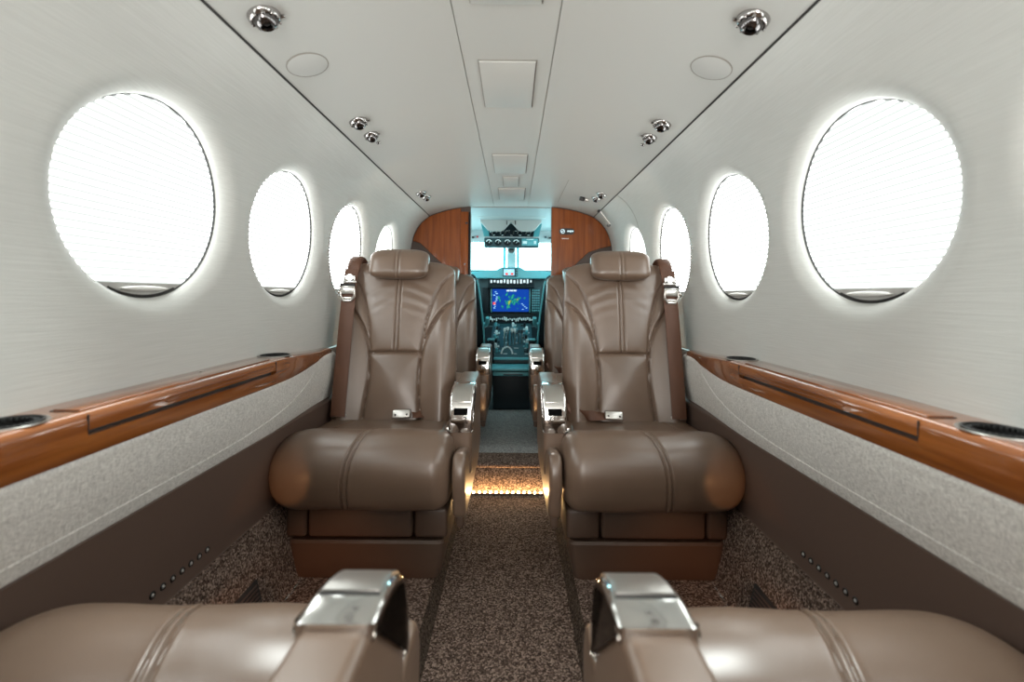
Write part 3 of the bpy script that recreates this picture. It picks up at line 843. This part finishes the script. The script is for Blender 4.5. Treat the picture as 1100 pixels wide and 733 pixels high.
    lb = [x for x in ALL() if x.parent == root][-1]
    bm = bmesh.new(); add_box(bm, (bx,1.608,.436), (.064,.012,.030), .004, 3, Euler((-.5,.06,0)))
    O('lap_buckle', bm, 'satin', lb)
    bm = bmesh.new(); add_cyl(bm, (bx-.020,1.598,.437), (bx-.020,1.604,.437), .003, n=12); add_cyl(bm, (bx+.020,1.598,.435), (bx+.020,1.604,.435), .003, n=12)
    O('buckle_rivet', bm, 'gap', lb)
    return root
SR = make_seat(1, True); SLf = make_seat(-1, False)
SR.location = (OX, OY, OZ); SLf.location = (-OX, OY, OZ)
SR['label'] = 'brown leather seat facing the camera right of the aisle, belt strap lying across its cushion'
SLf['label'] = 'brown leather seat facing the camera left of the aisle, only a buckle on its cushion'
def seat_copy(src, loc, rz, label):
    c = copy_tree(src); c.location = loc; c.rotation_euler = (0,0,rz); c['label'] = label; return c
DYF = .985
seat_copy(SR, (OX, OY+DYF, OZ), 0, 'leather seat mostly hidden behind the right-hand seat, against the front wall')
seat_copy(SLf, (-OX, OY+DYF, OZ), 0, 'leather seat mostly hidden behind the left-hand seat, against the front wall')
def recline(o, deg, back):
    T = Matrix.Translation((0, 1.70-OY+back, .40-OZ)) @ Matrix.Rotation(-math.radians(deg), 4, 'X') @ Matrix.Translation((0, -(1.70-OY), -(.40-OZ)))
    for ch in ALL():
        if ch.parent == o and ch.name.split('.')[0] in ('backrest', 'headrest', 'shoulder_belt', 'belt_anchor'): ch.matrix_local = T
n1 = seat_copy(SLf, (OX, .410, OZ), PI, 'blurred near seat at the lower right edge, facing the cockpit')
n2 = seat_copy(SR, (-OX, .412, OZ), PI, 'blurred near seat at the lower left edge, facing the cockpit')

for n_ in (n1, n2):
    recline(n_, 13, .03); n_.location.y -= .006
    for ch in ALL():
        if ch.parent == n_ and ch.name.split('.')[0] == 'cushion': ch.location = (0, .004, -.016)

# ------------------------------------------------------------------ cockpit
# shell: floor, low side walls, roof, header over the windshield, nose
struct('floor_cockpit', box((0,3.6,.07), (1.2,1.16,.05)), 'teal_dark', 'dark cockpit floor beyond the doorway', 'floor', smooth=False)
for sx, side in SIDES:
    struct('wall_cockpit_'+side, box((sx*.63,3.62,.50), (.04,1.18,1.0)), 'teal', 'low %s wall of the cockpit' % side, 'wall', smooth=False)
struct('ceiling_cockpit', box((0,3.58,1.455), (1.26,1.10,.03)), 'cockpit_white', 'white roof lining of the cockpit', 'ceiling', smooth=False)
bm = bmesh.new(); add_box(bm, (0,4.13,1.40), (1.26,.05,.13), .01)
for sx in (-1, 1):
    add_box(bm, (sx*.60,3.08,1.20), (.06,.06,.50), .01); add_box(bm, (sx*.60,4.13,1.20), (.06,.06,.50), .01)
    add_box(bm, (sx*.60,3.6,1.40), (.06,1.06,.13), .01)
struct('trim_cockpit', bm, 'cockpit_white', 'white window surrounds inside the cockpit', 'trim')
struct('wall_nose', box((0,4.42,.62), (1.26,.06,.90)), 'teal_dark', 'nose wall ahead of the instrument panel', 'wall', smooth=False)
# windshield: two panes and a centre post
w = thing('window_19', 'bright cockpit windshield in two panes with a centre post', 'window', kind='structure')
for sx in (-1, 1):
    bm = bmesh.new()
    q = [(sx*.03,4.14,1.37), (sx*.62,4.12,1.37), (sx*.62,4.40,1.04), (sx*.03,4.42,1.04)]
    add_loft(bm, [[Vector(p) for p in q], [Vector(p)+Vector((0,.008,.006)) for p in q]])
    obj('pane', bm, 'glass', w, smooth=False)
bm = bmesh.new()
for a in (-.062, .058):
    add_tube(bm, [(a+CX*.0-.004,4.13,1.37), (a*1.12-.004,4.40,1.05)], .013, 8)
obj('post_edge', bm, 'teal_light', w)
bm = bmesh.new(); add_loft(bm, [[(-.042,4.14,1.37),(.034,4.14,1.37),(.034,4.17,1.37),(-.042,4.17,1.37)], [(-.044,4.40,1.04),(.038,4.40,1.04),(.038,4.43,1.04),(-.044,4.43,1.04)]])
obj('centre_post', bm, 'cockpit_white', w, smooth=False)
t = thing('compass', 'small round compass on the windshield centre post', 'compass', (-.004, 4.09, 1.262))
bm = lathe([(.030,.03),(.034,.02),(.034,-.012),(.030,-.018),(0,-.018)], 28)
bmesh.ops.transform(bm, matrix=Euler((-PI/2,0,0)).to_matrix().to_4x4(), verts=bm.verts); bmesh.ops.transform(bm, matrix=Euler((0,0,PI)).to_matrix().to_4x4(), verts=bm.verts)
obj('housing', bm, 'cockpit_white', t)
obj('dial', box((0,-.032,.004), (.040,.006,.016), .003), 'black', t)
obj('bracket', box((0,.03,.03), (.012,.05,.03), .003), 'teal_light', t)

# overhead panel
t = thing('overhead_panel', 'teal overhead switch panel hanging in the cockpit', 'control panel', (-.004, 3.68, 1.30))
bm = bmesh.new(); q0 = [(-.242,.0,.136),(.246,.0,.136),(.220,-.02,.028),(-.216,-.02,.028)]
add_loft(bm, [[Vector(p) for p in q0], [Vector(p)+Vector((0,.06,0)) for p in q0]]); obj('switch_panel', bm, 'teal_dark', t, smooth=False)
for sx in (-1, 1):
    bm = bmesh.new()
    q = [(sx*.244,-.022,.136),(sx*.190,-.004,.136),(sx*.178,-.022,.028),(sx*.220,-.040,.028)]
    add_loft(bm, [[Vector(p) for p in q], [Vector(p)+Vector((0,.03,0)) for p in q]])
    obj('side_cheek', bm, 'teal_light', t, smooth=False)
obj('edge_strip', box((.002,-.026,.022), (.446,.02,.010), .002), 'cockpit_white', t)
obj('gauge_panel', box((.002,-.02,-.022), (.440,.05,.078), .008), 'teal', t)
for k, gx in enumerate((-.178,-.105,-.030,.040)):
    g = obj('gauge', cyl((gx,-.050,-.020), (gx,-.044,-.020), .029, n=28), 'teal_dark', t)
    bm = bmesh.new(); add_tube(bm, [(gx+.021*math.cos(a),-.0515,-.022+.021*math.sin(a)) for a in np.linspace(.25, PI-.25, 12)], .0042, 6)
    obj('scale', bm, 'white_mark', g)
    obj('needle', box((gx+.005,-.0515,-.018), (.003,.002,.022), 0, 1, Euler((0,.5,0))), 'white_mark', g)
g = obj('annunciator', box((.148,-.047,-.018), (.128,.006,.058), .004), 'teal_light', t)
obj('lamp_window', box((.108,-.051,-.020), (.034,.003,.022), .002), 'white_mark', g); obj('lamp_window', box((.190,-.051,-.020), (.018,.003,.024), .002), 'white_mark', g)
obj('legend', box((.15,-.051,.004), (.056,.003,.006), .001), 'white_mark', g)
for k in range(10):
    bx = -.155+k*.034; bz = .052+.012*(k % 3 == 1)
    s_ = obj('toggle_switch', tube([(bx,-.020,bz), (bx+.004,-.045,bz+.012)], .004, 8), 'satin', t)
bm = bmesh.new()
for k in range(9): add_box(bm, (-.14+k*.035,-.021,.040+.034*(k % 2)), (.018,.004,.004), .001, 1)
add_box(bm, (-.165,-.022,.075), (.008,.006,.030), .002, 1, Euler((0,.3,0)))
obj('lettering', bm, 'white_mark', t)
# sun visors
for sx, side in SIDES:
    t = thing('sun_visor', 'white folded sun visor above the %s half of the cockpit windshield' % side, 'visor', (sx*.118-.006, 3.52, 1.43), group='cockpit sun visors')
    pl = [(-.12,.02),(.12,.02),(.12,-.005),(.062,-.072),(.040,-.080),(-.040,-.080),(-.062,-.072),(-.12,-.005)]
    plate('visor_blade', pl, -.008, .008, 'visor', t, bevel=.004)
    obj('hinge_rod', cyl((-.125,.012,.012), (.125,.012,.012), .005, n=12), 'satin', t)
    bm = bmesh.new(); add_box(bm, (-sx*.085,-.004,-.012), (.008,.02,.032), .002)
    obj('clip', bm, 'black', t)
tag(obj('headliner_valance', box((-.004,3.40,1.462), (.54,.10,.05), .02, 4), 'visor'), 'white padded valance over the cockpit doorway above the sun visors', 'valance')
for sx, side in SIDES:
    t = thing('cockpit_outlet', 'small dark air outlet high on the %s side of the cockpit' % side, 'air outlet', (sx*.345-.005, 4.095, 1.375), group='cockpit air outlets')
    obj('outlet_ring', box((0,0,0), (.034,.016,.030), .006), 'shadebar', t); obj('outlet_core', box((0,-.008,0), (.022,.006,.018), .003), 'teal_dark', t)
    obj('marker', box((-sx*.04,-.004,.006), (.018,.008,.018), .003), 'red' if sx < 0 else 'teal', t)

# instrument panel
t = thing('instrument_panel', 'teal cockpit instrument panel with a blue map screen', 'instrument panel', (0, 4.0, 0))
obj('panel_body', box((0,.09,.83), (1.2,.16,.50), .01), 'teal', t)
bm = bmesh.new(); gp = [(-.60,1.035),(-.30,1.062),(-.125,1.075),(-.085,1.098),(.080,1.098),(.12,1.075),(.30,1.062),(.60,1.035),(.60,1.00),(-.60,1.00)]
add_loft(bm, [[(a-.004, -.09, b) for a, b in gp], [(a-.004, .30, b-.01) for a, b in gp]]); obj('glareshield', bm, 'teal_light', t, bevel=.008)
s_ = obj('standby_display', box((-.012,-.095,1.052), (.128,.012,.072), .006), 'teal', t)
obj('display_glass', box((-.022,-.102,1.054), (.092,.004,.054), .002), 'screen_sky', s_)
obj('red_symbol', box((-.042,-.105,1.040), (.022,.002,.018), .001), 'screen_red', s_); obj('red_symbol', box((.004,-.105,1.040), (.022,.002,.018), .001), 'screen_red', s_)
obj('white_symbol', box((-.022,-.105,1.066), (.03,.002,.010), .001), 'screen_white', s_)
bm = bmesh.new()
for k in range(3): add_box(bm, (.043,-.102,1.030+.022*k), (.010,.006,.012), .002, 1)
obj('side_key', bm, 'teal_light', s_)
s_ = obj('autopilot_panel', box((-.004,-.03,.970), (.40,.07,.070), .006), 'teal_dark', t)
bm = bmesh.new(); rs = random.Random(3)
for k in range(13):
    x_ = -.175+k*.0285; add_box(bm, (x_,-.067,.974+.006*rs.random()), (.010+.010*rs.random(),.006,.018+.020*rs.random()), .002, 1)
obj('key_row', bm, 'screen_white', s_)
obj('hood', box((-.004,-.045,.928), (.40,.09,.022), .006), 'teal_dark', t)
s_ = obj('map_display', box((-.006,-.005,.812), (.372,.03,.232), .006), 'teal_dark', t)
ms = obj('screen', box((0,0,0), (.318,.004,.196)), 'map', s_, smooth=False); ms.location = (-.008,-.023,.812)
obj('bezel', box((-.006,-.018,.924), (.372,.012,.008), .002), 'teal_light', s_); obj('bezel', box((.160,-.018,.812), (.008,.012,.21), .002), 'teal_light', s_)
obj('bezel', box((-.176,-.018,.812), (.008,.012,.21), .002), 'teal_light', s_)
bm = bmesh.new()
for k in range(3): add_box(bm, (-.03+.03*k,-.0265,.898), (.026,.002,.012), .001, 1)
obj('title_row', bm, 'screen_white', s_)
bm = bmesh.new()
for k in range(11): add_box(bm, (-.155+.028*rs.random(),-.0265,.745+.014*k), (.006+.012*rs.random(),.002,.006), .001, 1)
for k in range(5): add_box(bm, (.09+.05*rs.random(),-.0265,.735+.012*k), (.014,.002,.005), .001, 1)
obj('data_column', bm, 'screen_sky', s_); obj('warning_block', box((-.150,-.0265,.785), (.022,.002,.022), .001), 'screen_red', s_)
s_ = obj('keypad', box((.212,-.012,.812), (.075,.03,.225), .005), 'teal', t)
bm = bmesh.new()
for i in range(4):
    for k in range(9): add_box(bm, (.186+i*.0175,-.030,.725+.022*k), (.011,.006,.012), .002, 1)
obj('key_block', bm, 'teal_light', s_)
s_ = obj('keypad', box((-.225,-.012,.812), (.06,.03,.225), .005), 'teal_dark', t)
s_ = obj('radio_strip', box((0,-.02,.648), (.40,.05,.060), .005), 'teal_dark', t)
bm = bmesh.new()
for k in range(22):
    add_box(bm, (-.18+.017*k,-.047,.640+.018*rs.random()), (.010,.006,.010+.022*rs.random()), .002, 1)
obj('key_row', bm, 'white_mark', s_)
for sx in (-1, 1):      # outboard displays, mostly behind the crew seats
    obj('flight_display', box((sx*.42,-.005,.83), (.27,.03,.23), .006), 'teal_dark', t)

# pedestal between the crew seats
t = thing('centre_pedestal', 'teal control pedestal with levers between the crew seats', 'control pedestal', (.006, 3.05, .09))
bm = bmesh.new(); add_box(bm, (0,.16,.135), (.250,.30,.268), .008); obj('pedestal_box', bm, 'teal_dark', t)
bm = bmesh.new(); q = [(.30,.10),(.30,.30),(.90,.52),(.93,.52),(.93,.10)]
add_loft(bm, [[(x_, a, b) for a, b in q] for x_ in (-.165, .165)]); obj('console', bm, 'teal', t, smooth=False)
obj('shelf', box((0,.06,.275), (.286,.22,.014), .004), 'teal_light', t)
obj('shelf_lip', box((0,-.012,.243), (.245,.020,.026), .004), 'teal_light', t)
obj('ashtray_face', box((.012,-.024,.240), (.13,.006,.010), .002), 'teal', t)
obj('tray', box((0,.20,.315), (.255,.05,.014), .004), 'teal_light', t)
def ontop(y): return .30 + (y-.30)*.22/.60
for sx in (-1, 1):
    obj('side_block', box((sx*.148-.002,.28,.310), (.045,.10,.26), .010), 'teal_dark', t)
    obj('side_block_cap', box((sx*.148-.002,.27,.446), (.050,.10,.010), .004), 'teal_light', t)
for k, (x_, y_, h_) in enumerate(((-.055,.50,.12),(-.030,.50,.13),(.0,.52,.11),(.022,.52,.11),(.055,.54,.09),(.078,.54,.09))):
    lv = obj('lever', tube([(x_,y_,ontop(y_)), (x_,y_-.05,ontop(y_)+h_)], .006, 8), 'satin', t)
    obj('lever_knob', box((x_,y_-.055,ontop(y_)+h_+.008), (.020,.022,.028), .007, 3), 'white_mark' if k < 4 else 'black', lv)
bm = bmesh.new(); add_tube(bm, [(-.035+.042*math.cos(a), .33, ontop(.33)+.012+.062*math.sin(a)) for a in np.linspace(.15, PI-.15, 16)], .006, 8)
obj('trim_wheel', bm, 'white_mark', t)
for i in range(3):
    for k in range(7):
        if abs(i-1) < 1 and k < 4: continue
        x_ = (-.125, .02, .118)[i]+rs.uniform(-.012, .012); y_ = .40+k*.075
        bm = bmesh.new(); add_cyl(bm, (x_,y_,ontop(y_)), (x_,y_-.012,ontop(y_)+.03), .012, .010, n=14)
        add_box(bm, (x_+.022*(1 if i < 2 else -1), y_, ontop(y_)+.008), (.014,.010,.014), .002, 1)
        kb = obj('knob', bm, ('teal_light','white_mark','black')[(i+k) % 3], t)
for i in range(4):
    for k in range(6):
        x_ = -.13+i*.085+rs.uniform(-.015,.015); y_ = .37+k*.088
        obj('key_label', box((x_, y_, ontop(y_)+.002), (.018+.02*rs.random(),.007,.005), .001, 1), 'white_mark', t)
# crew seats seen from behind
for sx, side in SIDES:
    t = thing('crew_chair', 'black crew seat with pale piping on the %s of the cockpit pedestal' % side, 'seat', (sx*.395, 3.40, .095), group='crew seats')
    wfc = lambda z: float(np.interp(z, [.30,.45,.60,.80,.97], [.205,.200,.188,.163,.130]))
    rows = pad_rows(.36, .93, wfc, 40, .05, .09)
    zero = lambda x, z: np.zeros_like(x)
    obj('backrest', pillow(rows, 30, .05, .05, zero, lambda z: .02-(z-.4)*.08, 6), 'teal_dark', t)
    for sd in (-1, 1):
        bm = bmesh.new(); add_tube(bm, cr([(sd*(wfc(z)-.004), -.024-(z-.4)*.08, z) for z in np.linspace(.40, .87, 8)], 4), .0065, 8); obj('piping', bm, 'teal_light', t)
    obj('cushion', box((0,.30,.33), (.39,.46,.12), .04, 4), 'teal_dark', t)
    obj('pedestal_leg', box((0,.26,.14), (.30,.34,.28), .02), 'teal_dark', t)
    bm = bmesh.new(); add_tube(bm, cr([(-sx*.225,-.10,.60),(-sx*.220,-.06,.555),(-sx*.200,.0,.535),(-sx*.18,.10,.53),(-sx*.18,.28,.53)], 6), .015, 10); obj('armrest', bm, 'teal_light', t)
t = thing('release_handle', 'narrow red upright handle low beside the cockpit pedestal', 'handle', (-.158, 3.06, .095))
obj('grip', box((0,0,.135), (.020,.020,.11), .006, 3), 'red', t); obj('stem', cyl((0,0,0), (0,0,.10), .006, n=12), 'teal_dark', t)

# ------------------------------------------------------------------ light
W = bpy.data.worlds.new('sky'); bpy.context.scene.world = W; W.use_nodes = True
bg = W.node_tree.nodes['Background']; bg.inputs[0].default_value = (.55, .94, 1.0, 1); bg.inputs[1].default_value = 9.0
def spot(name, loc, target, power, col, size, blend=.6, r=.01):
    l = bpy.data.lights.new(name, 'SPOT'); l.energy = power; l.color = col; l.spot_size = math.radians(size); l.spot_blend = blend; l.shadow_soft_size = r
    o = bpy.data.objects.new(name, l); C.objects.link(o); o.location = loc
    o.rotation_euler = (Vector(target)-Vector(loc)).to_track_quat('-Z', 'Y').to_euler()
l = bpy.data.lights.new('rear_fill', 'AREA'); l.shape = 'RECTANGLE'; l.size = .8; l.size_y = 1.2; l.energy = 48; l.color = (1, .97, .93)  # added fill light behind the camera; no door is modelled there
o = bpy.data.objects.new('rear_fill', l); C.objects.link(o); o.location = (0, -1.93, .85); o.rotation_euler = (PI/2, 0, PI)
o.rotation_euler = Vector((0, 1, 0)).to_track_quat('-Z', 'Y').to_euler()
for sx in (-1, 1):      # added spots under the ceiling to brighten the near cushions
    spot('cushion_fill', (sx*.45, .80, 1.365), (sx*.36, .44, .45), 26, (.93, 1, .97), 70, 1, .04)
for sx in (-1, 1):      # warm courtesy lamps low on the side walls
    spot('courtesy_lamp', (sx*.585, .76, .265), (sx*.612, 1.25, .36), 2.8, (1, .50, .20), 20, .25)
    spot('courtesy_lamp', (sx*.60, .80, .235), (sx*.50, 1.20, .04), 3.0, (1, .42, .18), 60, .9)

# ------------------------------------------------------------------ camera
cam = bpy.data.cameras.new('camera'); co = bpy.data.objects.new('camera', cam); C.objects.link(co)
co.location = (CX, 0, CZ); co.rotation_euler = (PI/2, -math.radians(.43), 0)
cam.sensor_width = 36; cam.lens = F/1100*36
cam.shift_x = -1/1100; cam.shift_y = -(366.5-317)/1100
cam.clip_start = .02
cam.dof.use_dof = True; cam.dof.focus_distance = 1.75; cam.dof.aperture_fstop = 2.8
sc = bpy.context.scene; sc.camera = co
sc.view_settings.view_transform = 'Standard'; sc.view_settings.look = 'None'
sc.view_settings.gamma = 1; sc.view_settings.use_curve_mapping = False
sc.view_settings.exposure = 0.05
sc.cycles.use_denoising = True
sc.cycles.max_bounces = 12; sc.cycles.diffuse_bounces = 6
sc.cycles.sample_clamp_indirect = 8
